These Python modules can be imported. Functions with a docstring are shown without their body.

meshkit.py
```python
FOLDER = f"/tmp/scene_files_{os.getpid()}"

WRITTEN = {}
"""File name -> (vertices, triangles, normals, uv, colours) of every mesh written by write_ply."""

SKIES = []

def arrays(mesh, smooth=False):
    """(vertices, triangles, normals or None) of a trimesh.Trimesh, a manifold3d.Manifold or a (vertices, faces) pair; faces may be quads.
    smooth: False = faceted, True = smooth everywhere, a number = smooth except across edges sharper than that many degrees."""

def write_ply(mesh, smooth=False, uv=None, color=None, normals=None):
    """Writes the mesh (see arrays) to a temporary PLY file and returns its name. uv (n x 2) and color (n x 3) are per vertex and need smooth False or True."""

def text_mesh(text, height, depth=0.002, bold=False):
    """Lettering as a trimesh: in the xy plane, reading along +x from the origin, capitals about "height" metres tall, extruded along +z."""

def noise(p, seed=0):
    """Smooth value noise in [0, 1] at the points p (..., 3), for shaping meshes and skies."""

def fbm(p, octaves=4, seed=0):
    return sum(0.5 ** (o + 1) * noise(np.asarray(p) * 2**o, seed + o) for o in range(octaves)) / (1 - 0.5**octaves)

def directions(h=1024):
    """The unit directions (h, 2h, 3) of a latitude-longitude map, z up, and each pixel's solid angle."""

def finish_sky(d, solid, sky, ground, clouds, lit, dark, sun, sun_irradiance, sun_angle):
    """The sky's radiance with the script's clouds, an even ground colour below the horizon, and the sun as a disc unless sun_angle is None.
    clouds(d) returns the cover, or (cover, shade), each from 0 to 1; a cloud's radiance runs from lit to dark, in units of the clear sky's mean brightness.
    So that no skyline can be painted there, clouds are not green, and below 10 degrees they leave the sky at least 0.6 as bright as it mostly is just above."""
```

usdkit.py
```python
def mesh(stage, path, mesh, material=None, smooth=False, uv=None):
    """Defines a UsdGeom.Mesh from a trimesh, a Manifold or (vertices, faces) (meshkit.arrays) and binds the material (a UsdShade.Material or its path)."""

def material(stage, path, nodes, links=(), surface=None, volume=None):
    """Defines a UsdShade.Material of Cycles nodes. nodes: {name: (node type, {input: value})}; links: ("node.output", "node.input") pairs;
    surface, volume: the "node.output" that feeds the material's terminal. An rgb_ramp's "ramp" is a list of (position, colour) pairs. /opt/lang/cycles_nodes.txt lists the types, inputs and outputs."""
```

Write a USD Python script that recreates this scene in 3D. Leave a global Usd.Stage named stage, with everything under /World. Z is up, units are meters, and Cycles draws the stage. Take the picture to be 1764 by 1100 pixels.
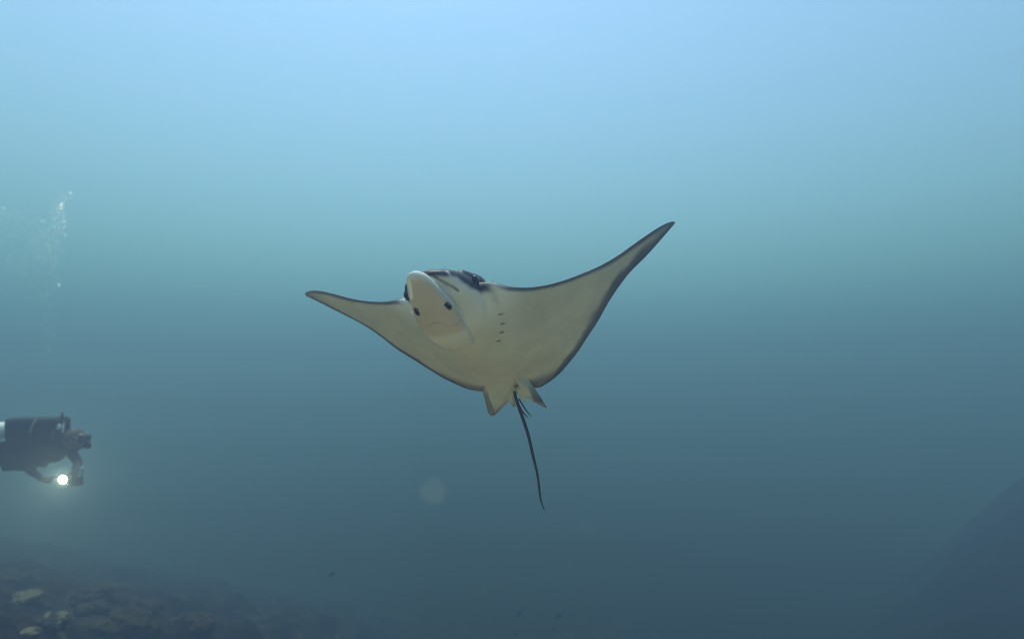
import math, random
import numpy as np, trimesh, usdkit, meshkit
import manifold3d as m3
from scipy.interpolate import PchipInterpolator, UnivariateSpline, CubicSpline
from scipy.spatial import cKDTree
from pxr import Usd, UsdGeom, UsdLux, UsdShade, Gf, Sdf, Vt

stage = Usd.Stage.CreateInMemory()
UsdGeom.SetStageUpAxis(stage, UsdGeom.Tokens.z)
UsdGeom.SetStageMetersPerUnit(stage, 1.0)
W = UsdGeom.Xform.Define(stage, '/World')
stage.SetDefaultPrim(W.GetPrim())

# ------------------------------------------------------------------ camera, sky, sun, exposure
HFOV, PITCH, WSRC, HSRC = 1.33, 0.093, 1764.0, 1100.0
EXPOSURE = 1.05
SUN_AZ, SUN_EL, SUN_I, SKY_I = -0.33, 1.275, 0.735, 0.12
SURFACE_Z, FLOOR_Z = 9.8, -9.5
cam = UsdGeom.Camera.Define(stage, '/World/camera')
cam.CreateHorizontalApertureAttr(36.0)
cam.CreateVerticalApertureAttr(36.0 * 638 / 1024)
cam.CreateFocalLengthAttr(18.0 / math.tan(HFOV / 2))
cam.CreateFStopAttr(1.5)
cam.CreateFocusDistanceAttr(2.5)
cam.CreateExposureAttr(EXPOSURE)
cam.AddRotateXOp().Set(90.0 + math.degrees(PITCH))

sky_mat = usdkit.material(stage, '/World/Looks/sky_look', {
    "s": ("sky_texture", {"sky_type": "single_scattering", "sun_disc": False, "sun_elevation": SUN_EL, "sun_rotation": SUN_AZ}),
    "b": ("background_shader", {"strength": SKY_I})}, [("s.color", "b.color")], surface="b.background")
sky = UsdLux.DomeLight.Define(stage, '/World/sky')
UsdShade.MaterialBindingAPI.Apply(sky.GetPrim()).Bind(sky_mat)
sky.GetPrim().SetCustomDataByKey('kind', 'structure')
sun = UsdLux.DistantLight.Define(stage, '/World/sun')
sun.CreateIntensityAttr(SUN_I); sun.CreateNormalizeAttr(True); sun.CreateAngleAttr(0.5); sun.CreateColorAttr(Gf.Vec3f(1.0, 0.98, 0.93))
sz = np.array([math.sin(SUN_AZ) * math.cos(SUN_EL), math.cos(SUN_AZ) * math.cos(SUN_EL), math.sin(SUN_EL)])
sx = np.cross([0, 0, 1.0], sz); sx /= np.linalg.norm(sx); sy = np.cross(sz, sx)
sun.AddTransformOp().Set(Gf.Matrix4d(*sx, 0, *sy, 0, *sz, 0, 0, 0, 0, 1))

# ------------------------------------------------------------------ helpers
names = {}
def numbered(path):
    n = names.get(path, 0); names[path] = n + 1
    return path if n == 0 else f'{path}_{n:03d}'

def tag(prim, label=None, category=None, group=None, kind=None):
    for k, v in (('label', label), ('category', category), ('group', group), ('kind', kind)):
        if v:
            prim.SetCustomDataByKey(k, v)
    return prim

def thing(name, label, category, loc=(0, 0, 0), group=None):
    x = UsdGeom.Xform.Define(stage, numbered('/World/' + name))
    x.AddTranslateOp().Set(Gf.Vec3d(*map(float, loc)))
    return tag(x.GetPrim(), label, category, group)

def obj(name, mesh, mat, parent=None, smooth=40):
    base = str(parent.GetPath()) if parent is not None else '/World'
    return usdkit.mesh(stage, numbered(f'{base}/{name}'), mesh, mat, smooth=smooth).GetPrim()

def place(prim, loc, rz=0.0, scale=(1, 1, 1), rx=0.0, ry=0.0):
    x = UsdGeom.Xformable(prim); x.ClearXformOpOrder()
    x.AddTranslateOp().Set(Gf.Vec3d(*map(float, loc)))
    x.AddRotateXYZOp().Set(Gf.Vec3f(math.degrees(rx), math.degrees(ry), math.degrees(rz)))
    x.AddScaleOp().Set(Gf.Vec3f(*map(float, scale)))

FPX = WSRC / 2 / math.tan(HFOV / 2)
def at(px, py, depth):
    """The point of the place that lies at that depth in front of the lens, from a position measured in the photograph."""
    x, y = (px - WSRC / 2) / FPX, (HSRC / 2 - py) / FPX
    c, s = math.cos(PITCH), math.sin(PITCH)
    return depth * np.array([x, c - y * s, s + y * c])

def to_man(v, f):
    return m3.Manifold(m3.Mesh(np.asarray(v, np.float32), np.asarray(f, np.uint32)))

def arr(man):
    m = man.to_mesh()
    return np.array(m.vert_properties[:, :3], float), np.array(m.tri_verts, int)

def ball(p, r, n=20, scale=None):
    s = m3.Manifold.sphere(float(r), n)
    if scale is not None:
        s = s.scale(tuple(map(float, scale)))
    return s.translate(tuple(map(float, p)))

def bone(a, b, ra, rb, n=20):
    return m3.Manifold.batch_hull([ball(a, ra, n), ball(b, rb, n)])

def chain(pts, radii, n=20):
    return m3.Manifold.batch_boolean([bone(pts[i], pts[i + 1], radii[i], radii[i + 1], n) for i in range(len(pts) - 1)], m3.OpType.Add)

def union(parts):
    return m3.Manifold.batch_boolean(list(parts), m3.OpType.Add)

def tube(pts, radii, sides=10, samples=None):
    """A closed tapered tube along a smooth curve: (vertices, faces)."""
    pts = np.asarray(pts, float); radii = np.asarray(radii, float)
    t = np.r_[0, np.cumsum(np.linalg.norm(np.diff(pts, axis=0), axis=1))]
    n = samples or len(pts) * 5
    u = np.linspace(0, t[-1], n)
    p = CubicSpline(t, pts)(u) if len(pts) > 2 else np.stack([np.interp(u, t, pts[:, k]) for k in range(3)], 1)
    r = np.interp(u, t, radii)
    d = np.gradient(p, axis=0); d /= np.linalg.norm(d, axis=1, keepdims=True)
    ref = np.array([0, 0, 1.0]) if abs(d[0][2]) < .9 else np.array([1.0, 0, 0])
    V = []
    for i in range(n):
        a = np.cross(d[i], ref); a /= np.linalg.norm(a); b = np.cross(d[i], a)
        ang = np.arange(sides) / sides * 2 * np.pi
        V.append(p[i] + r[i] * (np.cos(ang)[:, None] * a + np.sin(ang)[:, None] * b))
    V = np.vstack(V + [p[:1], p[-1:]])
    F = []
    for i in range(n - 1):
        for k in range(sides):
            a, b = i * sides + k, i * sides + (k + 1) % sides
            F += [[a, b, b + sides], [a, b + sides, a + sides]]
    for k in range(sides):
        F.append([n * sides, (k + 1) % sides, k]); F.append([n * sides + 1, (n - 1) * sides + k, (n - 1) * sides + (k + 1) % sides])
    m = trimesh.Trimesh(V, F, process=False)
    if m.volume < 0:
        m.invert()
    return np.array(m.vertices), np.array(m.faces)

def loft(sections, sides=36):
    """A closed body through sections (y, cx, half width, z top, z bottom, squareness)."""
    ys = np.array([s[0] for s in sections], float)
    n = len(sections) * 4
    q = np.linspace(ys[0], ys[-1], n)
    cs = [PchipInterpolator(ys, [s[k] for s in sections])(q) for k in range(1, 6)]
    V = []
    for i in range(n):
        cx, hw, zt, zb, sq = (c[i] for c in cs)
        a = np.arange(sides) / sides * 2 * np.pi
        e = 2.0 / sq
        X = np.sign(np.cos(a)) * np.abs(np.cos(a)) ** e * hw + cx
        Z = np.sign(np.sin(a)) * np.abs(np.sin(a)) ** e
        Z = (zt + zb) / 2 + Z * (zt - zb) / 2
        V.append(np.stack([X, np.full(sides, q[i]), Z], 1))
    V = np.vstack(V + [[[cs[0][0], q[0], (cs[2][0] + cs[3][0]) / 2]], [[cs[0][-1], q[-1], (cs[2][-1] + cs[3][-1]) / 2]]])
    F = []
    for i in range(n - 1):
        for k in range(sides):
            a, b = i * sides + k, i * sides + (k + 1) % sides
            F += [[a, b, b + sides], [a, b + sides, a + sides]]
    for k in range(sides):
        F.append([n * sides, (k + 1) % sides, k]); F.append([n * sides + 1, (n - 1) * sides + k, (n - 1) * sides + (k + 1) % sides])
    m = trimesh.Trimesh(V, F, process=False)
    if m.volume < 0:
        m.invert()
    return to_man(m.vertices, m.faces)

def smoothstep(a, b, x):
    t = np.clip((np.asarray(x, float) - a) / (b - a), 0, 1)
    return t * t * (3 - 2 * t)

def plain(name, color, rough=0.6, bump=0.0, scale=30.0, vary=0.25, spec=0.3):
    nodes = {"tc": ("texture_coordinate", {}), "n": ("noise_texture", {"scale": scale, "detail": 5.0, "roughness": 0.6}),
             "r": ("rgb_ramp", {"ramp": [(0.25, tuple(c * (1 - vary) for c in color)), (0.75, tuple(min(1, c * (1 + vary)) for c in color))]}),
             "b": ("bump", {"strength": bump, "distance": 0.02}),
             "p": ("principled_bsdf", {"roughness": rough, "specular_ior_level": spec})}
    links = [("tc.object", "n.vector"), ("n.fac", "r.fac"), ("r.color", "p.base_color"), ("n.fac", "b.height")]
    if bump:
        links.append(("b.normal", "p.normal"))
    return usdkit.material(stage, '/World/Looks/' + name, nodes, links, surface="p.BSDF")

# ------------------------------------------------------------------ sea water that fills the place
SC, AB = np.array([0.0174, 0.0262, 0.0560]), np.array([0.0385, 0.0199, 0.0101])
dens = 0.0708
col = SC / dens
ab = np.clip(1 - AB / ((1 - col) * dens), 0, 1) ** 2
water = usdkit.material(stage, '/World/Looks/sea_water', {"v": ("principled_volume", {
    "color": tuple(col), "absorption_color": tuple(ab), "density": dens, "anisotropy": 0.575})}, volume="v.volume")
R = 260.0
hb = trimesh.creation.box(bounds=[[-R, -R, FLOOR_Z - 2.5], [R, R, SURFACE_Z]])
tag(obj('haze', hb, water, smooth=False), 'blue green sea water thick with fine haze around everything', 'water', kind='stuff')

# ------------------------------------------------------------------ sea floor with the reef slopes
def ground(x, y):
    p = np.stack([x, y, np.zeros_like(x)], -1)
    rough = 0.9 * (meshkit.fbm(p * 1.1, 4, 3) - .5) + 0.30 * (meshkit.fbm(p * 3.5, 3, 8) - .5)
    z = FLOOR_Z + 0.6 * (meshkit.fbm(p * 0.25, 3, 5) - .5)
    # unseen sand shelf, added to bounce light onto the ray, ends in a drop-off
    edge = 4.3 + 0.7 * (meshkit.fbm(p * 0.6, 3, 41) - .5) + 0.02 * x ** 2 * (x < 0)
    shelf = -2.05 - 0.03 * np.abs(x) + 0.10 * (meshkit.fbm(p * 1.3, 3, 17) - .5) - 1.6 * np.maximum(0, y - edge) - 0.06 * np.maximum(0, np.abs(x) - 7) ** 1.5
    # reef slope on the left, sinking away from the shelf
    q = x + 0.9 * (meshkit.fbm(p * 0.45, 3, 11) - .5)
    left = -2.10 - 0.34 * np.maximum(0, y - 5.2) - 0.60 * np.maximum(0, q + 5.0) + 0.20 * np.clip(-5.0 - q, 0, 15) - 2.5 * np.maximum(0, 3.5 - y) * (x > -6) + rough
    # far reef on the right
    q2 = x - 9.4 - 1.24 * (y - 15) + 1.6 * (meshkit.fbm(p * 0.35, 4, 21) - .5)
    right = -5.9 + 0.36 * np.clip(y - 15, -4, 14) + np.where(q2 > 0, 0.16 * q2, 0.75 * q2)
    right = right - smoothstep(14.5, 10.0, y) * 5 - smoothstep(30, 50, y) * 10 + 0.8 * (meshkit.fbm(p * 0.7, 5, 31) - .5)
    return np.maximum(np.maximum(np.maximum(z, shelf), left), right)

def outward(a, far, growth=1.15):
    a = list(a); s = a[-1] - a[-2]
    while a[-1] < far:
        s *= growth; a.append(min(far, a[-1] + s))
    s = a[1] - a[0]
    while a[0] > -far:
        s *= growth; a.insert(0, max(-far, a[0] - s))
    return np.array(a)
gx = outward(np.r_[np.arange(-20, -9, .2), np.arange(-9, -1, .06), np.arange(-1, 28, .25)], R - 5)
gy = outward(np.r_[np.arange(-2, 3, .2), np.arange(3, 13, .06), np.arange(13, 34, .25)], R - 5)
X, Y = np.meshgrid(gx, gy, indexing='ij')
Z = ground(X, Y)
nx, ny = X.shape
idx = np.arange(nx * ny).reshape(nx, ny)
gf = np.stack([idx[:-1, :-1], idx[1:, :-1], idx[1:, 1:], idx[:-1, 1:]], -1).reshape(-1, 4)
ground_mat = usdkit.material(stage, '/World/Looks/reef_ground', {
    "g": ("geometry", {}), "n": ("noise_texture", {"scale": 1.9, "detail": 6.0, "roughness": 0.7}),
    "n2": ("noise_texture", {"scale": 9.0, "detail": 5.0, "roughness": 0.7}), "xyz": ("separate_xyz", {}),
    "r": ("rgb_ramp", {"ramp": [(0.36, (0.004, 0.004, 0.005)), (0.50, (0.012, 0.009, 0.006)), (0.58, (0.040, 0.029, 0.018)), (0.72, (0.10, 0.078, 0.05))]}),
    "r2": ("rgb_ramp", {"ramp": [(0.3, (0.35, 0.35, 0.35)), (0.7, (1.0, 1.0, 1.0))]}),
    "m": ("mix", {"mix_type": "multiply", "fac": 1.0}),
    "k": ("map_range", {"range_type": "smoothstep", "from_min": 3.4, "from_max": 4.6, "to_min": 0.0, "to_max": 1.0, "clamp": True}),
    "rs": ("rgb_ramp", {"ramp": [(0.3, (0.31, 0.23, 0.15)), (0.7, (0.42, 0.32, 0.22))]}),  # pale sand of the added light-bouncing shelf
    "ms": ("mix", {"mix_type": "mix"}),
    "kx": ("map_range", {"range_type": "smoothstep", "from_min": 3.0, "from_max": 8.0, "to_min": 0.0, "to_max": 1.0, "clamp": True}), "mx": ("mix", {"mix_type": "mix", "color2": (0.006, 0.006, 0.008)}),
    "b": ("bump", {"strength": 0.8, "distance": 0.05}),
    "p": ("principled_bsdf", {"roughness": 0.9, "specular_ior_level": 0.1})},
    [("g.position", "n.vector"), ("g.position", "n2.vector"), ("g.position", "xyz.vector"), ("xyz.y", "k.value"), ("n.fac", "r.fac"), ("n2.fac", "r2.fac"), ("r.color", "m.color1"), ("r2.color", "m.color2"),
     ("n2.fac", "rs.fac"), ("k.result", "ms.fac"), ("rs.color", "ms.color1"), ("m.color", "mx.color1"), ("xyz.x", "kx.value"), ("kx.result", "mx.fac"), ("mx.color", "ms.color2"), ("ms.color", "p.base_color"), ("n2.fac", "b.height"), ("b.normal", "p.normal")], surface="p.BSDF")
tag(obj('seabed', (np.stack([X, Y, Z], -1).reshape(-1, 3), gf), ground_mat, smooth=True), 'dark rocky seabed with an added unseen pale sand shelf and reef slopes at both lower corners', 'seabed', kind='structure')

# ------------------------------------------------------------------ the eagle ray
POS = np.array([-0.12867, 2.48081, 0.12333])
FRAME = np.array([[0.96586, -0.25002, -0.06789], [-0.1776, -0.82978, 0.52908], [0.18861, 0.49896, 0.84585]])   # columns: the ray's left, forward, up
# planform of the wings in the ray's own axes: (across, forward)
LE_L = [(.139, .326), (.195, .270), (.25, .225), (.309, .188), (.366, .159), (.439, .126), (.501, .097), (.581, .066), (.659, .041), (.75, -.002), (.808, -.046), (.838, -.080), (.847, -.096)]
TE_L = [(.123, -.375), (.136, -.398), (.153, -.405), (.186, -.397), (.241, -.374), (.296, -.334), (.345, -.296), (.402, -.242), (.451, -.2), (.48, -.171), (.517, -.135), (.573, -.1), (.625, -.083), (.703, -.089), (.777, -.094), (.838, -.103), (.847, -.104)]
LE_R = [(-.11, .315), (-.171, .276), (-.226, .239), (-.313, .184), (-.397, .146), (-.484, .115), (-.57, .091), (-.657, .059), (-.755, -.004), (-.845, -.092), (-.865, -.122)]
TE_R = [(-.095, -.389), (-.171, -.393), (-.212, -.38), (-.269, -.358), (-.324, -.313), (-.38, -.266), (-.436, -.222), (-.487, -.150), (-.547, -.107), (-.633, -.096), (-.704, -.098), (-.784, -.106), (-.861, -.130), (-.865, -.132)]
le = PchipInterpolator(*np.array(sorted(LE_R + [(0.0, .34)] + LE_L)).T)
te_pts = sorted(TE_R + [(-.03, -.39), (.03, -.39), (.09, -.385)] + TE_L)
te = PchipInterpolator(*np.array(te_pts).T)
X0, X1 = -.865, .847
hx = np.r_[np.linspace(-.87, -.2, 30), np.linspace(.2, .86, 30)]
hz = np.where(hx > 0, .03675 * hx + .65282 * hx ** 2, .44898 * -hx + .27145 * hx ** 2)
hcurve = UnivariateSpline(np.r_[hx[:30], -.12, 0, .12, hx[30:]], np.r_[hz[:30], .055, .022, .016, hz[30:]], k=4, s=3e-5)
dh = hcurve.derivative()

def mid_x(y):
    return np.interp(y, [-.45, 0, .2, .45], [.035, 0.0, -.025, -.05])

def disc():
    nxs, nc = 190, 46
    t = np.linspace(-1, 1, nxs)
    xs = np.where(t < 0, -np.sin(-t * np.pi / 2) * -X0, np.sin(t * np.pi / 2) * X1)
    c = (1 - np.cos(np.linspace(0, np.pi, nc))) / 2
    prof = (2.969 * np.sqrt(c) - 1.26 * c - 3.516 * c ** 2 + 2.843 * c ** 3 - 1.036 * c ** 4) / 1.0
    top, bot = [], []
    for x in xs:
        yl, yt = float(le(x)), float(te(x))
        y = yl + (yt - yl) * c
        rel = min(1.0, abs(x) / .86)
        w = .016 * (1 - rel) ** .9 + .0045 * math.sqrt(max(0, 1 - rel ** 6))
        g = np.exp(-((x - mid_x(y)) / .135) ** 2) * smoothstep(-.46, .02, y) * (1 - .35 * smoothstep(.15, .4, y))
        g2 = np.exp(-((x - mid_x(y)) / .16) ** 2) * smoothstep(-.5, .0, y)
        edge = np.sqrt(np.clip(prof, 0, 1))
        zt = w * prof + .080 * g * edge
        zb = -.8 * w * prof - .064 * g2 * edge
        zm = hcurve(x) + 0 * y
        d = float(dh(x)); n = np.array([-d, 1]) / math.hypot(d, 1)
        top.append(np.stack([x + n[0] * zt, y, zm + n[1] * zt], 1))
        bot.append(np.stack([x + n[0] * zb, y, zm + n[1] * zb], 1))
    top, bot = np.array(top), np.array(bot)
    bot[:, 0] = top[:, 0]; bot[:, -1] = top[:, -1]
    V = np.vstack([top.reshape(-1, 3), bot.reshape(-1, 3)])
    F = []
    N = nxs * nc
    for i in range(nxs - 1):
        for k in range(nc - 1):
            a = i * nc + k
            F += [[a, a + 1, a + nc + 1], [a, a + nc + 1, a + nc]]
            F += [[N + a, N + a + nc + 1, N + a + 1], [N + a, N + a + nc, N + a + nc + 1]]
    for i in (0, nxs - 1):
        for k in range(nc - 1):
            a, b = i * nc + k, N + i * nc + k
            f = [[a, b, b + 1], [a, b + 1, a + 1]]
            F += f if i == 0 else [g[::-1] for g in f]
    m = trimesh.Trimesh(V, F, process=False)
    m.merge_vertices(digits_vertex=7)
    m.update_faces(m.nondegenerate_faces()); m.remove_unreferenced_vertices()
    if m.volume < 0:
        m.invert()
    return to_man(m.vertices, m.faces)

def local(px, py, depth):
    return (at(px, py, depth) - POS) @ FRAME

def fin(pts, depth, thick=.007):
    """A flat tapering fin through outline points (its own thickness, rounded rim)."""
    P3 = np.array([local(x, y, d) for (x, y), d in zip(pts, depth)])
    return union([m3.Manifold.batch_hull([ball(q, r, 10) for q, r in zip(P3[list(k)], [thick] * len(k))]) for k in [range(len(P3))]])

parts = [disc()]
_d = trimesh.Trimesh(*arr(parts[0]), process=False)
def root(px, py, back=.006):
    o = -POS @ FRAME; d = local(px, py, 1.0) - o; d /= np.linalg.norm(d)
    loc, _, _ = _d.ray.intersects_location([o], [d])
    return loc[np.argmin(np.linalg.norm(loc - o, axis=1))] + d * back
# skull and the flat bill in front of the mouth
parts.append(loft([(.0, -.01, .07, .070, -.045, 2.0), (.10, -.014, .105, .080, -.058, 2.0), (.18, -.008, .118, .085, -.066, 2.0), (.26, -.010, .126, .084, -.070, 2.1), (.33, -.017, .122, .078, -.062, 2.2),
                   (.385, -.024, .106, .060, -.058, 2.3), (.43, -.030, .086, .034, -.045, 2.2), (.465, -.036, .060, .010, -.04, 2.1), (.485, -.042, .03, -.01, -.03, 2.0)], 40))
parts.append(loft([(.12, -.035, .060, -.02, -.076, 2.2), (.22, -.046, .074, -.035, -.092, 2.4), (.30, -.047, .075, -.045, -.104, 2.8), (.38, -.043, .068, -.050, -.105, 3.0),
                   (.46, -.043, .049, -.050, -.095, 3.0), (.51, -.047, .037, -.048, -.082, 3.0), (.532, -.049, .026, -.049, -.075, 2.6), (.541, -.050, .012, -.052, -.068, 2.0)], 40))
# brow ridges over the eyes
for sx_ in (-1, 1):
    parts.append(chain([(-.015 + sx_ * .080, .20, .040), (-.024 + sx_ * .098, .29, .048), (-.034 + sx_ * .088, .37, .034)], [.038, .046, .026], 24))
# pelvic fins, claspers, tail
D0 = 2.80
parts.append(m3.Manifold.batch_hull([ball(root(838, 664), .005), ball(root(884, 655), .006)] + [ball(local(x, y, d), r, 12) for x, y, d, r in [(833.5, 676, 2.77, .004), (839, 692, 2.80, .004), (842, 709, 2.83, .004), (846, 714.5, 2.84, .0035), (850.5, 714.5, 2.84, .0035), (874, 691, 2.80, .004)]]))
parts.append(m3.Manifold.batch_hull([ball(root(908, 652), .005), ball(root(888, 650), .006)] + [ball(local(x, y, d), r, 12) for x, y, d, r in [(913, 659, 2.72, .004), (928, 681, 2.75, .0035), (941, 701.5, 2.78, .003), (936, 699, 2.78, .003), (912, 686, 2.75, .004), (902, 676, 2.73, .005)]]))
parts.append(m3.Manifold.batch_hull([ball(root(896, 664), .006), ball(local(904, 680, 2.74), .004), ball(local(905, 692, 2.765), .003), ball(local(899, 684, 2.75), .004)]))
parts.append(chain([local(880, 672, 2.76), local(882, 690, 2.79), local(885, 697, 2.80)], [.018, .012, .0085], 14))
parts.append(chain([local(896, 668, 2.72), local(900, 682, 2.75), local(903.5, 690, 2.765)], [.018, .011, .005], 14))
parts.append(chain([local(872, 640, 2.72), local(886, 672, 2.76)], [.04, .022], 16))
ray = union(parts)
# nostrils, cleft and gill slits are real hollows
def cut(px, py, depth, r, scale, rz=0.0):
    return m3.Manifold.sphere(1.0, 20).scale(tuple(r * s for s in scale)).rotate((0, 0, rz)).translate(tuple(local(px, py, depth)))
V0, F0 = arr(ray)
surf = trimesh.Trimesh(V0, F0, process=False)
def skin(px, py):
    """The point of the skin that shows there in the photograph."""
    o = -POS @ FRAME; d = local(px, py, 1.0) - o
    loc, _, _ = surf.ray.intersects_location([o], [d / np.linalg.norm(d)])
    return loc[np.argmin(np.linalg.norm(loc - o, axis=1))]
holes = []
for (px, py, rz) in ((718, 537, -6), (772.5, 527, 14)):
    holes.append(m3.Manifold.sphere(1.0, 18).scale((.0055, .012, .010)).rotate((0, 0, rz)).translate(tuple(skin(px, py))))
def dense(pts, n=60):
    P = np.array([skin(x, y) for x, y in pts]); t = np.r_[0, np.cumsum(np.linalg.norm(np.diff(P, axis=0), axis=1))]
    return np.stack([np.interp(np.linspace(0, t[-1], n), t, P[:, k]) for k in range(3)], 1)
mouth = dense([(738, 561), (743, 560), (750, 556), (756, 555), (764, 559), (773, 561), (783, 560), (791, 556), (794, 549)])
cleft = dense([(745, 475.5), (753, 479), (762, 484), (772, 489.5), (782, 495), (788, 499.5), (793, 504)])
holes.append(chain(cleft[::6], list(np.r_[.0015, .003, np.full(len(cleft[::6]) - 5, .0042), .0035, .0025, .0012]), 10))
bill_glint = np.vstack([dense([(704, 484), (707, 497), (709, 512), (708.5, 528), (709.5, 540)]), dense([(717, 469.5), (727, 471.5), (738, 475), (746, 480.5), (757, 490), (768, 503)])])
gills = [skin(x, y) for x, y in ((863, 541), (866.5, 557), (864.5, 572), (859.5, 587))]
for g in gills:
    holes.append(m3.Manifold.sphere(1.0, 14).scale((.011, .0028, .005)).rotate((0, 0, -28)).translate(tuple(g)))
ray = ray - union(holes)
ray = ray.refine_to_length(.0065)
V, F = arr(ray)
tm = trimesh.Trimesh(V, F, process=False)
sm = tm.copy(); trimesh.smoothing.filter_taubin(sm, lamb=.5, nu=.52, iterations=22)
wt = (smoothstep(.0, .14, V[:, 1]) * (1 - smoothstep(.17, .3, np.abs(V[:, 0] + .03))))
nos = np.array([skin(718, 537), skin(772.5, 527)])
hollow = np.r_[cleft, gills, nos]
dist, _ = cKDTree(hollow).query(V)
wt = np.maximum(wt, smoothstep(-.3, -.37, V[:, 1])* .6) * smoothstep(.012, .04, dist)
sm2 = tm.copy(); trimesh.smoothing.filter_taubin(sm2, lamb=.5, nu=.505, iterations=160)
w2 = smoothstep(-.02, .06, V[:, 1]) * (1 - smoothstep(.22, .34, V[:, 1])) * (1 - smoothstep(.22, .3, np.abs(V[:, 0] + .03))) * smoothstep(.01, .05, dist)
V = V + (sm.vertices - V) * wt[:, None] * (1 - w2[:, None]) + (sm2.vertices - V) * w2[:, None]
tm = trimesh.Trimesh(V, F, process=False)
nrm = np.array(tm.vertex_normals)
# pigment of the skin: dark back, pale belly, dark rim of the wings
d = dh(V[:, 0]); nu = (nrm[:, 2] - nrm[:, 0] * d) / np.sqrt(1 + d ** 2)
px_ = np.linspace(X0, X1, 900)
rim_le = np.stack([px_, le(px_)], 1); rim_te = np.stack([px_, te(px_)], 1)
d_le = cKDTree(rim_le).query(V[:, :2])[0]; d_te = cKDTree(rim_te).query(V[:, :2])[0]
nz1 = meshkit.fbm(V * 9.0, 4, 2); nz2 = meshkit.fbm(V * 30.0, 3, 7)
back = smoothstep(-.02, .30, nu + .25 * (nz1 - .5))
headz = (V[:, 1] > .2) & (np.abs(V[:, 0] + .03) < .25)
cap_z = np.interp(V[:, 1], [.18, .30, .34, .37, .40, .43, .45, .49], [-.015, -.004, -.014, -.022, -.020, -.016, -.026, -.040]) + .010 * (nz2 - .5)
hb_ = smoothstep(-.006, .010, V[:, 2] - cap_z)
hw_ = smoothstep(.19, .25, V[:, 1]) * (1 - smoothstep(.15, .19, np.abs(V[:, 0] + .03)))
hb_ = hb_ * (1 - (1 - smoothstep(.30, .345, V[:, 1])) * (V[:, 0] < -.08) * smoothstep(.03, .0, V[:, 2] - hcurve(V[:, 0])))
back = hb_ * hw_ + back * (1 - hw_)
span = np.clip(np.abs(V[:, 0]) / .86, 0, 1)
wte = .016 + .054 * smoothstep(.1, .5, span) * (1 - .45 * (V[:, 0] < 0))
margin = np.maximum((1 - smoothstep(.5, 1.1, d_te / wte + 1.0 * (nz1 - .5))) * smoothstep(.09, .16, np.abs(V[:, 0])), 1 - smoothstep(.2, 1.1, d_le / (.008 + .016 * span) + .4 * (nz1 - .5)))
margin = np.maximum(margin * .88, .75 * smoothstep(.72, 1.0, span + .15 * (nz1 - .5)))
margin = margin * (1 - smoothstep(.2, .26, V[:, 1]) * (1 - smoothstep(.17, .235, np.abs(V[:, 0] + .03))))
pale = np.array([.475, .46, .375]) * (0.84 + .32 * nz1[:, None]) * (.92 + .16 * nz2[:, None])
blotch = smoothstep(.50, .66, meshkit.fbm(V * [5.0, 7.0, 5.0] + 3.3, 4, 13))[:, None]
pale = pale * (1 - .22 * blotch) + np.array([.30, .32, .30]) * .22 * blotch
headw = (smoothstep(.10, .28, V[:, 1]) * (1 - smoothstep(.2, .3, np.abs(V[:, 0] + .03))))[:, None]
pale = pale * (1 - headw) + np.array([.60, .60, .55]) * (.85 + .3 * nz1[:, None]) * headw
bill = (smoothstep(-.070, -.084, V[:, 2]) * smoothstep(.2, .27, V[:, 1]) * (np.abs(V[:, 0] + .037) < .085))[:, None]
pale = pale * (1 - bill) + np.array([.47, .42, .34]) * (.85 + .3 * nz1[:, None]) * bill
glint_w = (1 - smoothstep(.002, .009, cKDTree(bill_glint).query(V)[0]))[:, None]
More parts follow.
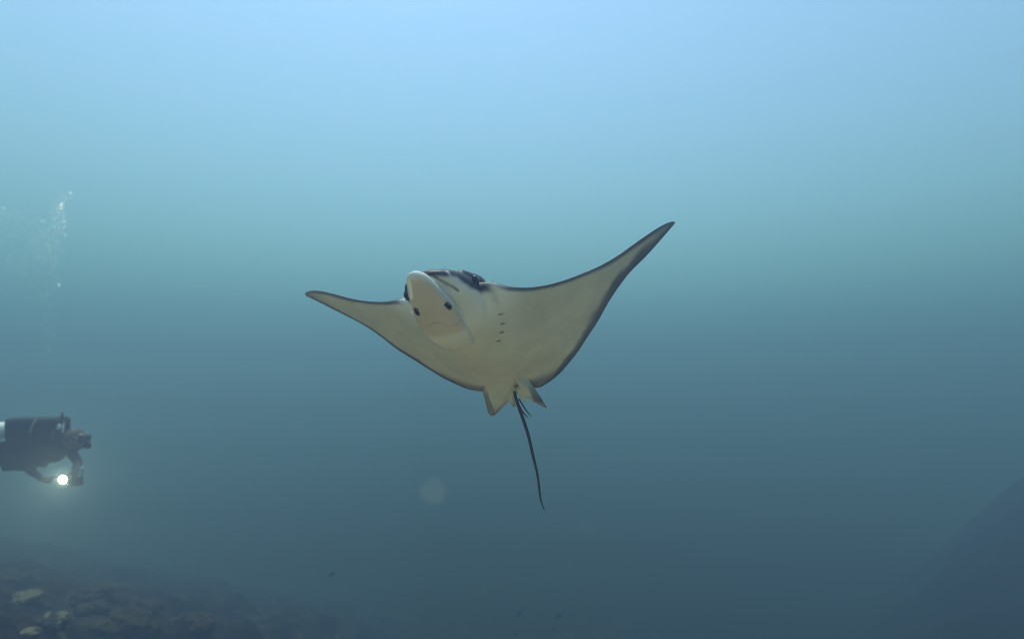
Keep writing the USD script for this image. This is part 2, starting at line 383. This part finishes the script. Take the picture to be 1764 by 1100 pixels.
pale = pale * (1 - glint_w) + np.array([.80, .79, .73]) * glint_w  # highlight along the bill rim, painted into the skin colour
dark = np.array([.035, .036, .045]) * (.7 + .6 * nz2[:, None])
rimc = np.array([.050, .057, .072]) * (.7 + .6 * nz1[:, None])
pig = pale * (1 - margin[:, None]) + rimc * margin[:, None]
pelv = smoothstep(-.385, -.46, V[:, 1] - .1 * (np.abs(V[:, 0] - .03) > .09))
pig = pig * (1 - .7 * pelv[:, None]) + np.array([.07, .075, .085]) * .7 * pelv[:, None]
pig = pig * (1 - back[:, None]) + dark * back[:, None]
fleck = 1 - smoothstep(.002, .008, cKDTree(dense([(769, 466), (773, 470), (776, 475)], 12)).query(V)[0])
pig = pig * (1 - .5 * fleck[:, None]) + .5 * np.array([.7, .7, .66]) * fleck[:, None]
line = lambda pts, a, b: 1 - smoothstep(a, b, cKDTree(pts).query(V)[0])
hollow_shade = np.maximum.reduce([(.05 + .35 * nz2) * line(mouth, .0005, .0048), (.35 + .6 * nz2) * line(cleft[4:-6], .0015, .0068), (.05 + .75 * nz2) * line(np.vstack([g + np.outer(np.linspace(-.010, .010, 9) * (1.1 - .2 * k), [.88, -.47, 0]) for k, g in enumerate(gills)]), .0015, .0075),
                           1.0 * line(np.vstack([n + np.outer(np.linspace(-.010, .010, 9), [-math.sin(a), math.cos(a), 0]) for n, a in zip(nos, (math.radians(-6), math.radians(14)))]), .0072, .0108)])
pig = pig * (1 - hollow_shade[:, None]) + .010 * hollow_shade[:, None]  # shade of the hollows, cleft and mouth line painted into the skin colour
ray_mat = usdkit.material(stage, '/World/Looks/ray_skin', {
    "a": ("attribute", {"attribute": "pigment"}), "tc": ("texture_coordinate", {}), "n": ("noise_texture", {"scale": 22.0, "detail": 7.0, "roughness": 0.62}),
    "b": ("bump", {"strength": 0.35, "distance": 0.008}), "p": ("principled_bsdf", {"roughness": 0.5, "specular_ior_level": 0.25})},
    [("a.color", "p.base_color"), ("tc.object", "n.vector"), ("n.fac", "b.height"), ("b.normal", "p.normal")], surface="p.BSDF")
ray_t = UsdGeom.Xform.Define(stage, '/World/eagle_ray')
ray_t.AddTransformOp().Set(Gf.Matrix4d(*FRAME[:, 0], 0, *FRAME[:, 1], 0, *FRAME[:, 2], 0, *POS, 1))
ray_p = tag(ray_t.GetPrim(), 'large eagle ray swimming with raised wings, pale belly, dark back and thin tail', 'ray')
body = obj('body', (V, F), ray_mat, ray_p, smooth=True)
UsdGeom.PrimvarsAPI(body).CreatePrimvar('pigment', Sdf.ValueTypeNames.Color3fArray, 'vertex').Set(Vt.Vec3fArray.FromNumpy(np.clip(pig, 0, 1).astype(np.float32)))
dark_skin = plain('dark_tail_skin', (.022, .024, .034), .5, vary=.2)
tail_pts = [local(x, y, dd) for x, y, dd in [(886, 674, 2.735), (889, 686, 2.75), (895.5, 705.5, 2.78), (903, 727, 2.82), (911, 753, 2.86), (919, 788, 2.92), (926, 818, 2.97), (930, 851, 3.02), (932.7, 864.5, 3.05), (938, 877, 3.08)]]
tag(obj('tail', tube(tail_pts, [.005, .0068, .0074, .0074, .0070, .0064, .0056, .0048, .004, .0025], 10), dark_skin, ray_p, smooth=True))
for pts in ([(894, 687, 2.765), (903, 701, 2.79), (910, 710.5, 2.80), (916.7, 717, 2.81)], [(896, 700, 2.775), (900, 708, 2.785), (906, 715, 2.79), (911, 719.5, 2.80)]):
    obj('tail_spine', tube([local(*q) for q in pts], [.0035, .0032, .0024, .0008], 8), dark_skin, ray_p, smooth=True)
eye_mat = usdkit.material(stage, '/World/Looks/wet_eye', {"p": ("principled_bsdf", {"base_color": (.008, .008, .01), "roughness": .12})}, surface="p.BSDF")
for sx_ in (-1, 1):
    e = trimesh.creation.icosphere(3, .018); e.apply_scale([.7, 1.1, 1]); e.apply_translation([-.025 + sx_ * .122, .348, .026])
    obj('eye', e, eye_mat, ray_p, smooth=True)

# ------------------------------------------------------------------ rocks and corals on the near reef slope
rng = np.random.default_rng(7)
rock_dark = plain('reef_rock', (.030, .023, .015), .95, .6, 6.0, .7, .1)
rock_pale = plain('pale_coral', (.11, .092, .065), .9, .8, 9.0, .6, .1)
def lump(seed, squash, amp):
    m = trimesh.creation.icosphere(4, 1.0); v = np.array(m.vertices)
    k = 1 + amp * (meshkit.fbm(v * 1.5 + seed * 7.1, 4, seed) - .5) * 2 + .22 * (meshkit.fbm(v * 5 + seed, 3, seed + 3) - .5)
    v = v * k[:, None] * [1, 1, squash]
    v[:, 2] += .25 * squash
    return v, np.array(m.faces)
protos = [lump(i, [.55, .7, .45, .9, .6][i], [.45, .5, .4, .35, .55][i]) for i in range(5)]
first = {}
def put_lump(k, x, y, size, rz, name, label, cat, mat, group=None, sink=.1, tall=1.0):
    z = float(ground(np.array([x]), np.array([y]))[0]) - sink * size
    key = (k, name)
    if key not in first:
        t = thing(name, label, cat, group=group); obj('lump', protos[k], mat, t, smooth=True); first[key] = t
    else:
        t = thing(name, label, cat, group=group)
        t.GetReferences().AddInternalReference(first[key].GetPath()); t.SetInstanceable(True)
    place(t, (x, y, z), rz, (size, size, size * tall))
def on_ground(px, py):
    d = at(px, py, 1.0)
    for t in np.arange(3.5, 30, .02):
        if ground(np.array([d[0] * t]), np.array([d[1] * t]))[0] > d[2] * t:
            return d[0] * t, d[1] * t
    return d[0] * 8, d[1] * 8
pale_at = []
for n, (px, py, size, label) in enumerate([(48, 1040, .20, 'pale coral patch at the lower left, upper of the pale ones'), (82, 1078, .19, 'largest and brightest pale coral patch at the lower left'), (52, 1094, .10, 'small pale coral patch cut by the bottom edge at the lower left')]):
    x, y = on_ground(px, py)
    pale_at.append((x, y))
    put_lump(n, x, y, size, .6 * n + .4, 'pale_coral', label, 'coral', rock_pale, None, [-.35, -.02, -.2][n], .8)
for i in range(64):
    y = 4.9 + 7.5 * rng.random() ** 1.4; x = -.86 * y + rng.random() ** 1.1 * (.50 * y)
    if any(abs(x / y - a / b) < .07 and y < b + .6 for a, b in pale_at):
        x = y * (x / y + .16)
    put_lump(int(rng.integers(5)), x, y, .10 + .26 * rng.random() ** 2, rng.random() * 6.28, 'reef_coral', 'dark coral lump on the shadowy reef slope at the lower left', 'coral', rock_dark, 'dark coral lumps on the lower left reef slope')

# ------------------------------------------------------------------ the diver, lying level and heading right
D = 7.6
suit = usdkit.material(stage, '/World/Looks/diver_body', {
    "a": ("attribute", {"attribute": "pigment"}), "tc": ("texture_coordinate", {}), "n": ("noise_texture", {"scale": 25.0, "detail": 4.0}),
    "b": ("bump", {"strength": 0.3, "distance": 0.01}), "p": ("principled_bsdf", {"roughness": 0.75, "specular_ior_level": 0.2})},
    [("a.color", "p.base_color"), ("tc.object", "n.vector"), ("n.fac", "b.height"), ("b.normal", "p.normal")], surface="p.BSDF")
black = plain('black_nylon', (.014, .015, .018), .8, .3, 40.0)
rubber = plain('black_rubber', (.010, .011, .013), .45, .1, 60.0)
tank_metal = usdkit.material(stage, '/World/Looks/brushed_metal', {"tc": ("texture_coordinate", {}), "n": ("noise_texture", {"scale": 18.0, "detail": 3.0}), "r": ("rgb_ramp", {"ramp": [(0.3, (.80, .81, .80)), (0.7, (.88, .89, .88))]}),
    "p": ("principled_bsdf", {"metallic": .15, "roughness": .35})}, [("tc.object", "n.vector"), ("n.fac", "r.fac"), ("r.color", "p.base_color")], surface="p.BSDF")
tan = plain('tan_strap', (.42, .32, .20), .8)
glass_dark = usdkit.material(stage, '/World/Looks/mask_glass', {"p": ("principled_bsdf", {"base_color": (.02, .025, .03), "roughness": .06})}, surface="p.BSDF")
O = at(60, 772, D)
def dv(px, py, off=0.0):
    """A point of the diver: from the photograph's plane at the diver's distance, off metres nearer the lens."""
    return at(px, py, D) - O + np.array([0, -off, 0])
def hand(wrist, toward, grip, side):
    """A mitten-less hand: palm, four curled fingers of unequal length and a thumb that closes against them."""
    a = np.asarray(toward, float); a /= np.linalg.norm(a); g = np.asarray(grip, float); g = g - a * (g @ a); g /= np.linalg.norm(g)
    n = np.cross(a, g) * side
    w = np.asarray(wrist, float)
    P = [m3.Manifold.batch_hull([ball(w, .026, 12), ball(w + a * .085 + g * .034, .013, 12), ball(w + a * .09 - g * .034, .013, 12)])]
    for k, (o, L) in enumerate(((.033, .062), (.011, .072), (-.011, .068), (-.033, .054))):
        b = w + a * .088 + g * o
        c1 = b + a * L * .5 + n * L * .12; c2 = c1 + a * L * .12 + n * L * .42; c3 = c2 - a * L * .25 + n * L * .22
        P.append(chain([b, c1, c2, c3], [.0105, .0098, .009, .008], 10))
    tb = w + a * .03 + g * .028
    P.append(chain([tb, tb + a * .03 + g * .022 + n * .018, tb + a * .055 + g * .008 + n * .042], [.013, .0115, .009], 10))
    return union(P)
head_c = dv(131, 757)
B = [bone(dv(92, 774), dv(58, 776), .150, .158), bone(dv(58, 776), dv(20, 780), .158, .142), bone(dv(20, 780), dv(-22, 784), .142, .150),
     m3.Manifold.batch_hull([ball(dv(97, 772, .16), .075), ball(dv(97, 772, -.16), .075), ball(dv(80, 775, .09), .12), ball(dv(80, 775, -.09), .12)]),
     bone(dv(100, 770), dv(118, 764), .075, .062),
     m3.Manifold.batch_hull([ball(head_c + [-.02, 0, .015], .098), ball(head_c + [.035, 0, -.01], .082), ball(head_c + [.03, 0, -.085], .035), ball(head_c + [.075, 0, -.06], .025)]),
     bone(head_c + [.10, 0, .01], head_c + [.128, 0, -.018], .013, .016),
     ball(head_c + [.102, 0, -.055], .022), ball(head_c + [0, -.097, -.005], .028, scale=(.7, .4, 1)), ball(head_c + [0, .097, -.005], .028, scale=(.7, .4, 1))]
hips = [dv(-22, 785, .09), dv(-22, 785, -.09)]; knees = [dv(-92, 797, .12), dv(-88, 790, -.12)]; ankles = [dv(-146, 770, .11), dv(-148, 776, -.12)]
for h_, k_, a_ in zip(hips, knees, ankles):
    B.append(chain([h_, (np.array(h_) * .5 + np.array(k_) * .5), k_, k_ * .6 + a_ * .4, a_], [.105, .09, .066, .062, .042], 18))
    B.append(bone(a_, a_ + np.array([-.13, 0, -.05]), .042, .034))
sh = [dv(96, 775, .20), dv(98, 774, -.20)]; el = [dv(80, 803, .27), dv(112, 800, -.23)]; wr = [dv(98, 815, .28), dv(126, 813, -.02)]
for s_, e_, w_, g_, side in zip(sh, el, wr, ([0, -1, .3], [0, 1, .3]), (-1, 1)):
    B.append(chain([s_, s_ * .5 + e_ * .5, e_, e_ * .5 + w_ * .5, w_], [.072, .058, .048, .043, .030], 18))
    B.append(hand(w_, w_ - e_, g_, side))
bodym = union(B).refine_to_length(.022)
bv, bf = arr(bodym)
bt = trimesh.Trimesh(bv, bf, process=False); bs = bt.copy(); trimesh.smoothing.filter_taubin(bs, iterations=10)
hand_w = smoothstep(.03, .09, np.min([np.linalg.norm(bv - (w_ + (w_ - e_) / np.linalg.norm(w_ - e_) * .09), axis=1) for w_, e_ in zip(wr, el)], axis=0))
bv = bv + (bs.vertices - bv) * hand_w[:, None]
skin_w = smoothstep(.17, .14, np.linalg.norm(bv - (head_c + [.02, 0, 0]), axis=1))
bp = np.array([.012, .014, .020]) * (1 - skin_w[:, None]) + np.array([.30, .21, .15]) * skin_w[:, None]
diver = thing('diver', 'diver in a dark wetsuit and vest, lying level, arms reaching down to a bright torch', 'person', O)
bprim = obj('body', (bv, bf), suit, diver, smooth=True)
UsdGeom.PrimvarsAPI(bprim).CreatePrimvar('pigment', Sdf.ValueTypeNames.Color3fArray, 'vertex').Set(Vt.Vec3fArray.FromNumpy(bp.astype(np.float32)))
def soft_box(corners, r, edge=.03):
    m = m3.Manifold.batch_hull([ball(c, r, 14) for c in corners]).refine_to_length(edge)
    v, f = arr(m); v = v + (meshkit.fbm(v * 9, 3, 4)[:, None] - .5) * .02 * np.sign(v - v.mean(0))
    return v, f
cs = [dv(x, y, o) for x, y in ((34.5, 727), (98, 726.5), (35, 766), (98, 760)) for o in (.13, -.13)]
obj('vest', soft_box(cs, .062), black, diver, smooth=True)
obj('vest_pocket', soft_box([dv(x, y, .17) for x, y in ((28, 782), (62, 782), (30, 801), (58, 801))], .04), black, diver, smooth=True)
obj('vest_pocket', soft_box([dv(x, y, -.17) for x, y in ((28, 782), (62, 782), (30, 801), (58, 801))], .04), black, diver, smooth=True)
tk0, tk1 = dv(-52, 742, .02), dv(92, 737, .02)
tank = obj('air_tank', arr(chain([tk0 + [.03, 0, 0], tk1, tk1 + [.06, 0, 0]], [.092, .092, .035], 32)), tank_metal, diver, smooth=30)
obj('tank_boot', arr(bone(tk0 + [.0, 0, 0], tk0 + [.05, 0, 0], .090, .097, 28)), rubber, tank, smooth=30)
vl = trimesh.creation.cylinder(.022, .12, sections=16); vl.apply_translation(tk1 + [.115, 0, .01])
kn = trimesh.creation.cylinder(.03, .05, sections=16); kn.apply_transform(trimesh.transformations.rotation_matrix(math.pi / 2, [1, 0, 0])); kn.apply_translation(tk1 + [.115, -.05, .02])
obj('valve', trimesh.util.concatenate([vl, kn]), tank_metal, tank, smooth=30)
obj('shoulder_strap', tube([dv(84, 720, .20), dv(80, 728, .215), dv(76, 737, .215), dv(74, 744, .2)], [.012, .012, .012, .010], 8), tan, diver, smooth=True)
obj('hose', tube([dv(101, 736, .0), dv(104, 722, -.02), dv(108, 711, .0), dv(112, 730, .06), dv(114, 752, .1), dv(128, 771, .12), dv(147, 769, .05)], [.012] * 7, 10), rubber, diver, smooth=True)
obj('hose', tube([dv(101, 738, .05), dv(110, 748, .2), dv(104, 778, .26), dv(84, 792, .24), dv(66, 790, .22)], [.011] * 5, 10), rubber, diver, smooth=True)
mask = obj('mask', arr(m3.Manifold.batch_hull([ball(head_c + [.085, sy_ * .065, z_], .024, 12) for sy_ in (-1, 1) for z_ in (.045, -.015)] + [ball(head_c + [.125, sy_ * .05, z_], .014, 12) for sy_ in (-1, 1) for z_ in (.045, -.012)])), rubber, diver, smooth=30)
obj('mask_glass', arr(m3.Manifold.batch_hull([ball(head_c + [.134, sy_ * .047, z_], .008, 10) for sy_ in (-1, 1) for z_ in (.042, -.008)])), glass_dark, mask, smooth=30)
ang = np.linspace(0, 2 * np.pi, 28)[:-1]
ring = np.stack([head_c[0] + .0 + .105 * np.cos(ang), head_c[1] + .104 * np.sin(ang), head_c[2] + .02 + 0 * ang], 1)
obj('mask_strap', arr(chain(list(ring) + [ring[0]], [.012] * 28, 8)), rubber, mask, smooth=40)
hair_v = arr((ball(head_c + [-.022, 0, .022], .108, 28) - m3.Manifold.cube((.4, .4, .4), True).translate(tuple(head_c + [.25, 0, -.05])) - m3.Manifold.cube((.6, .6, .3), True).translate(tuple(head_c + [0, 0, -.16]))).refine_to_length(.02))
hair = plain('brown_hair', (.09, .07, .05), .8, .8, 80.0)
obj('hair', (hair_v[0] + (meshkit.fbm(hair_v[0] * 40, 2, 2)[:, None] - .5) * .012, hair_v[1]), hair, diver, smooth=True)
reg = trimesh.creation.cylinder(.036, .05, sections=24); reg.apply_transform(trimesh.transformations.rotation_matrix(math.pi / 2, [0, 1, 0])); reg.apply_translation(head_c + [.135, 0, -.065])
obj('regulator', reg, rubber, diver, smooth=30)
for a_ in ankles:
    b_ = a_ + np.array([-.10, 0, -.035]); c_ = b_ + np.array([-.52, 0, .03])
    obj('fin', arr(union([m3.Manifold.batch_hull([ball(b_ + [.06, .045, 0], .028, 10), ball(b_ + [.06, -.045, 0], .028, 10), ball(b_ + [-.1, .06, -.02], .016, 10), ball(b_ + [-.1, -.06, -.02], .016, 10)]),
        m3.Manifold.batch_hull([ball(b_ + [-.08, .065, -.02], .010, 10), ball(b_ + [-.08, -.065, -.02], .010, 10), ball(c_ + [0, .11, 0], .006, 10), ball(c_ + [0, -.11, 0], .006, 10), ball(c_ + [-.03, 0, 0], .006, 10)])])), rubber, diver, smooth=30)

# the lit torch in the diver's near hand
lamp = usdkit.material(stage, '/World/Looks/torch_light', {"e": ("emission", {"color": (1.0, .82, .36), "strength": 520.0})}, surface="e.emission")
tp = at(112, 824, D - .42)
torch = thing('underwater_torch', 'lit underwater torch glowing bright white under the diver', 'torch', tp)
aim = np.array([.12, -1.0, -.05]); aim /= np.linalg.norm(aim)
def along(mesh):
    m = mesh.copy(); m.apply_transform(trimesh.geometry.align_vectors([0, 0, 1], aim)); return m
head_pts = np.array([[0, -.09], [.030, -.09], [.034, -.03], [.052, .0], [.060, .035], [.060, .05], [.050, .05], [.048, .036], [0, .036]])
obj('lamp_head', along(trimesh.creation.revolve(head_pts, sections=32)), rubber, torch, smooth=30)
rim_light = usdkit.material(stage, '/World/Looks/torch_reflector', {"e": ("emission", {"color": (1.0, .88, .5), "strength": 1.1})}, surface="e.emission")
rf = trimesh.creation.cylinder(.049, .004, sections=32); rf.apply_translation([0, 0, .037])
obj('reflector', along(rf), rim_light, torch, smooth=30)
ln = trimesh.creation.cylinder(.034, .004, sections=32); ln.apply_translation([0, 0, .041])
obj('lens', along(ln), lamp, torch, smooth=30)
grip_a = -aim * .05 + np.array([0, 0, .0]); grip_b = dv(101, 819, .33) + O - tp
obj('handle', tube([grip_a, grip_a * .5 + grip_b * .5 + [0, 0, .015], grip_b], [.016, .015, .014], 10), rubber, torch, smooth=True)
# a small rig beside it
rp = at(131, 828, D - .12)
rig = thing('camera_rig', 'small dark hand held rig with a pale tip beside the bright torch', 'camera', rp)
bx = m3.Manifold.batch_hull([ball((sx_ * .045, sy_ * .035, sz_ * .035), .014, 10) for sx_ in (-1, 1) for sy_ in (-1, 1) for sz_ in (-1, 1)])
obj('housing', arr(bx), black, rig, smooth=30)
pc = trimesh.creation.cylinder(.034, .05, sections=24); pc.apply_transform(trimesh.transformations.rotation_matrix(math.pi / 2, [1, 0, 0])); pc.apply_translation([.0, -.065, 0])
obj('port', pc, glass_dark, rig, smooth=30)
tip = at(140, 806, D - .12) - rp
obj('arm', tube([np.array([.03, 0, .04]), tip * .5 + [.035, 0, .0], tip], [.009, .009, .009], 8), black, rig, smooth=True)
obj('tip', arr(ball(tip, .021, 18, scale=(1.25, 1, .85)).translate(tuple(tip * 0))), plain('white_plastic', (.85, .86, .84), .4), rig, smooth=True)

# ------------------------------------------------------------------ the diver's bubbles
bub = usdkit.material(stage, '/World/Looks/air_bubble', {"lw": ("layer_weight", {"blend": .45}), "g": ("glossy_bsdf", {"color": (.95, .98, 1), "roughness": .12}), "d": ("translucent_bsdf", {"color": (.9, .95, .95)}),
    "df": ("diffuse_bsdf", {"color": (.9, .95, .95)}), "a": ("mix_closure", {"fac": .5}), "a2": ("mix_closure", {"fac": .5}), "t": ("transparent_bsdf", {"color": (1, 1, 1)}), "f": ("map_range", {"from_min": 0.0, "from_max": 1.0, "to_min": .40, "to_max": .95}), "m": ("mix_closure", {})},
    [("g.BSDF", "a2.closure1"), ("a.closure", "a2.closure2"), ("d.BSDF", "a.closure1"), ("df.BSDF", "a.closure2"), ("lw.facing", "f.value"), ("f.result", "m.fac"), ("t.BSDF", "m.closure1"), ("a2.closure", "m.closure2")], surface="m.closure")
def bubble_mesh(seed, sub=3):
    m = trimesh.creation.icosphere(sub, 1.0); v = np.array(m.vertices)
    v[:, 2] = np.where(v[:, 2] > 0, v[:, 2] * .75, v[:, 2] * .22)
    v[:, 2] -= .35 * (v[:, 0] ** 2 + v[:, 1] ** 2)
    v *= (1 + .16 * (meshkit.fbm(v * 1.6 + seed, 2, seed) - .5))[:, None]
    return v, np.array(m.faces)
common = 'small bright air bubble in the column rising above the diver'
singles = [(121, 335.5, 4.2, 'wide curved air bubble at the very top of the bubble column', None), (101, 491, 2.6, 'lone bright air bubble below the bubble column', None),
           (83.5, 507, 1.7, 'upper of two small air bubbles rising below the lone bright bubble', None), (83.5, 524, 1.4, 'lower of two small air bubbles rising below the lone bright bubble', None),
           (5, 361, 2.6, 'air bubble at the left edge of the picture', None)]
for x, y, r in ((99, 358, 3.0), (106, 357, 2.6), (105, 361, 2.4), (111, 341, 2.6), (103, 354, 1.8), (98, 364, 1.8), (87, 367, 2.2), (111, 385, 2.5), (99, 392, 2.4), (106, 369, 2.0), (112, 405, 2.2), (77, 384, 1.8), (114, 348, 1.6), (82, 425, 1.9), (94, 374, 1.6), (107, 394, 1.5)):
    singles.append((x, y, r, common, 'bright bubbles of the column above the diver'))
made = None
for n, (x, y, r, label, group) in enumerate(singles):
    dep = D - .3 + .5 * rng.random()
    t = thing('air_bubble', label, 'bubble', group=group)
    if made is None:
        obj('skin', bubble_mesh(3), bub, t, smooth=True); made = t
    else:
        t.GetReferences().AddInternalReference(made.GetPath()); t.SetInstanceable(True)
    rr = r * 1.05 * dep / FPX
    place(t, at(x, y, dep), rng.random() * 6, (rr, rr, rr), .25 * rng.normal(), .25 * rng.normal())
cv, cf, off = [], [], 0
base = bubble_mesh(5, 1)
for i in range(2600):
    u = rng.random()
    cx, cy, sx_, sy_ = [(102, 362, 8, 14), (97, 395, 11, 22), (80, 425, 14, 24), (84, 530, 9, 60), (20, 370, 18, 12), (52, 450, 28, 40)][int(np.searchsorted([.24, .42, .64, .76, .84, 1.0], u))]
    px, py = rng.normal(cx, sx_), rng.normal(cy, sy_)
    dep = D + rng.normal(0, .25); r = (.25 + .80 * rng.random() ** 3) * dep / FPX
    a = rng.random() * 6.28; c_, s_ = math.cos(a), math.sin(a)
    v = base[0] @ np.array([[c_, s_, 0], [-s_, c_, 0], [0, 0, 1]]) * r + at(px, py, dep)
    cv.append(v); cf.append(base[1] + off); off += len(v)
tag(obj('bubble_cloud', (np.vstack(cv), np.vstack(cf)), bub, smooth=True), 'misty cloud of tiny air bubbles above the diver', 'bubbles', kind='stuff')

# ------------------------------------------------------------------ small fish far below, and a drifting speck
fish_mat = plain('dark_fish', (.02, .022, .026), .5, 0, 20.0)
def fish_parts():
    body = loft([(-.5, 0, .02, .03, -.03, 2), (-.38, 0, .035, .055, -.055, 2), (-.1, 0, .085, .16, -.15, 2), (.15, 0, .10, .19, -.18, 2), (.36, 0, .075, .12, -.12, 2), (.47, 0, .035, .045, -.05, 2), (.5, 0, .01, .01, -.01, 2)], 20)
    tail = m3.Manifold.batch_hull([ball((0, -.46, 0), .02, 8), ball((0, -.68, .17), .008, 8), ball((0, -.6, 0), .008, 8)]) + m3.Manifold.batch_hull([ball((0, -.46, 0), .02, 8), ball((0, -.68, -.17), .008, 8), ball((0, -.6, 0), .008, 8)])
    dorsal = m3.Manifold.batch_hull([ball((0, .2, .17), .012, 8), ball((0, .0, .27), .006, 8), ball((0, -.28, .17), .006, 8), ball((0, -.3, .08), .012, 8)])
    anal = m3.Manifold.batch_hull([ball((0, -.02, -.15), .012, 8), ball((0, -.12, -.24), .006, 8), ball((0, -.3, -.13), .006, 8), ball((0, -.3, -.07), .012, 8)])
    return body, tail, dorsal + anal
fp = None
for (px, py, L, rz, label, grp) in ((896, 1055, .13, 2.1, 'upper left of the four small dark fish near the bottom edge', 0), (962, 1060, .12, 2.0, 'upper right of the four small dark fish near the bottom edge', 0), (889, 1090, .13, 2.2, 'lower left of the four small dark fish near the bottom edge', 0), (953, 1084, .11, 2.3, 'lower right of the four small dark fish near the bottom edge', 0), (572, 988, .12, 1.4, '', 0)):
    t = thing('reef_fish', label if label else 'lone small dark fish left of the others, deep below the ray', 'fish', group='small dark fish at the bottom edge' if label else None)
    if fp is None:
        b_, t_, d_ = fish_parts(); obj('body', arr(b_), fish_mat, t, smooth=True); obj('tail_fin', arr(t_), fish_mat, t, smooth=30); obj('back_fin', arr(d_), fish_mat, t, smooth=30); fp = t
    else:
        t.GetReferences().AddInternalReference(fp.GetPath()); t.SetInstanceable(True)
    place(t, at(px, py, 16.0), rz, (L * 1.7, L * 1.7, L * 1.7), -.5)
speck_mat = usdkit.material(stage, '/World/Looks/plankton', {"d": ("diffuse_bsdf", {"color": (.75, .75, .65)}), "t": ("translucent_bsdf", {"color": (.75, .75, .65)}), "m": ("mix_closure", {"fac": .5})}, [("d.BSDF", "m.closure1"), ("t.BSDF", "m.closure2")], surface="m.closure")
pv, pf = lump(9, .8, .3)
sp = thing('drifting_speck', 'faint pale round drifting speck, out of focus, left of the ray tail', 'plankton')
obj('speck', (pv * .0018, pf), speck_mat, sp, smooth=True)
place(sp, at(746, 848, .333))

# fine drifting specks all through the water
snow_v, snow_f = [], []
sb = trimesh.creation.icosphere(1, 1.0)
for i in range(260):
    dep = .45 + 4.5 * rng.random() ** 1.3; r = (.00022 + .00035 * rng.random() ** 2) * (1 + .25 * dep)
    c = at(rng.uniform(-300, 2064), rng.uniform(-200, 1300), dep)
    snow_f.append(np.array(sb.faces) + 42 * i); snow_v.append(np.array(sb.vertices) * r * rng.uniform(.6, 1.3, 3) + c)
tag(obj('marine_snow', (np.vstack(snow_v), np.vstack(snow_f)), speck_mat, smooth=True), 'sparse fine pale specks drifting in the water', 'plankton', kind='stuff')
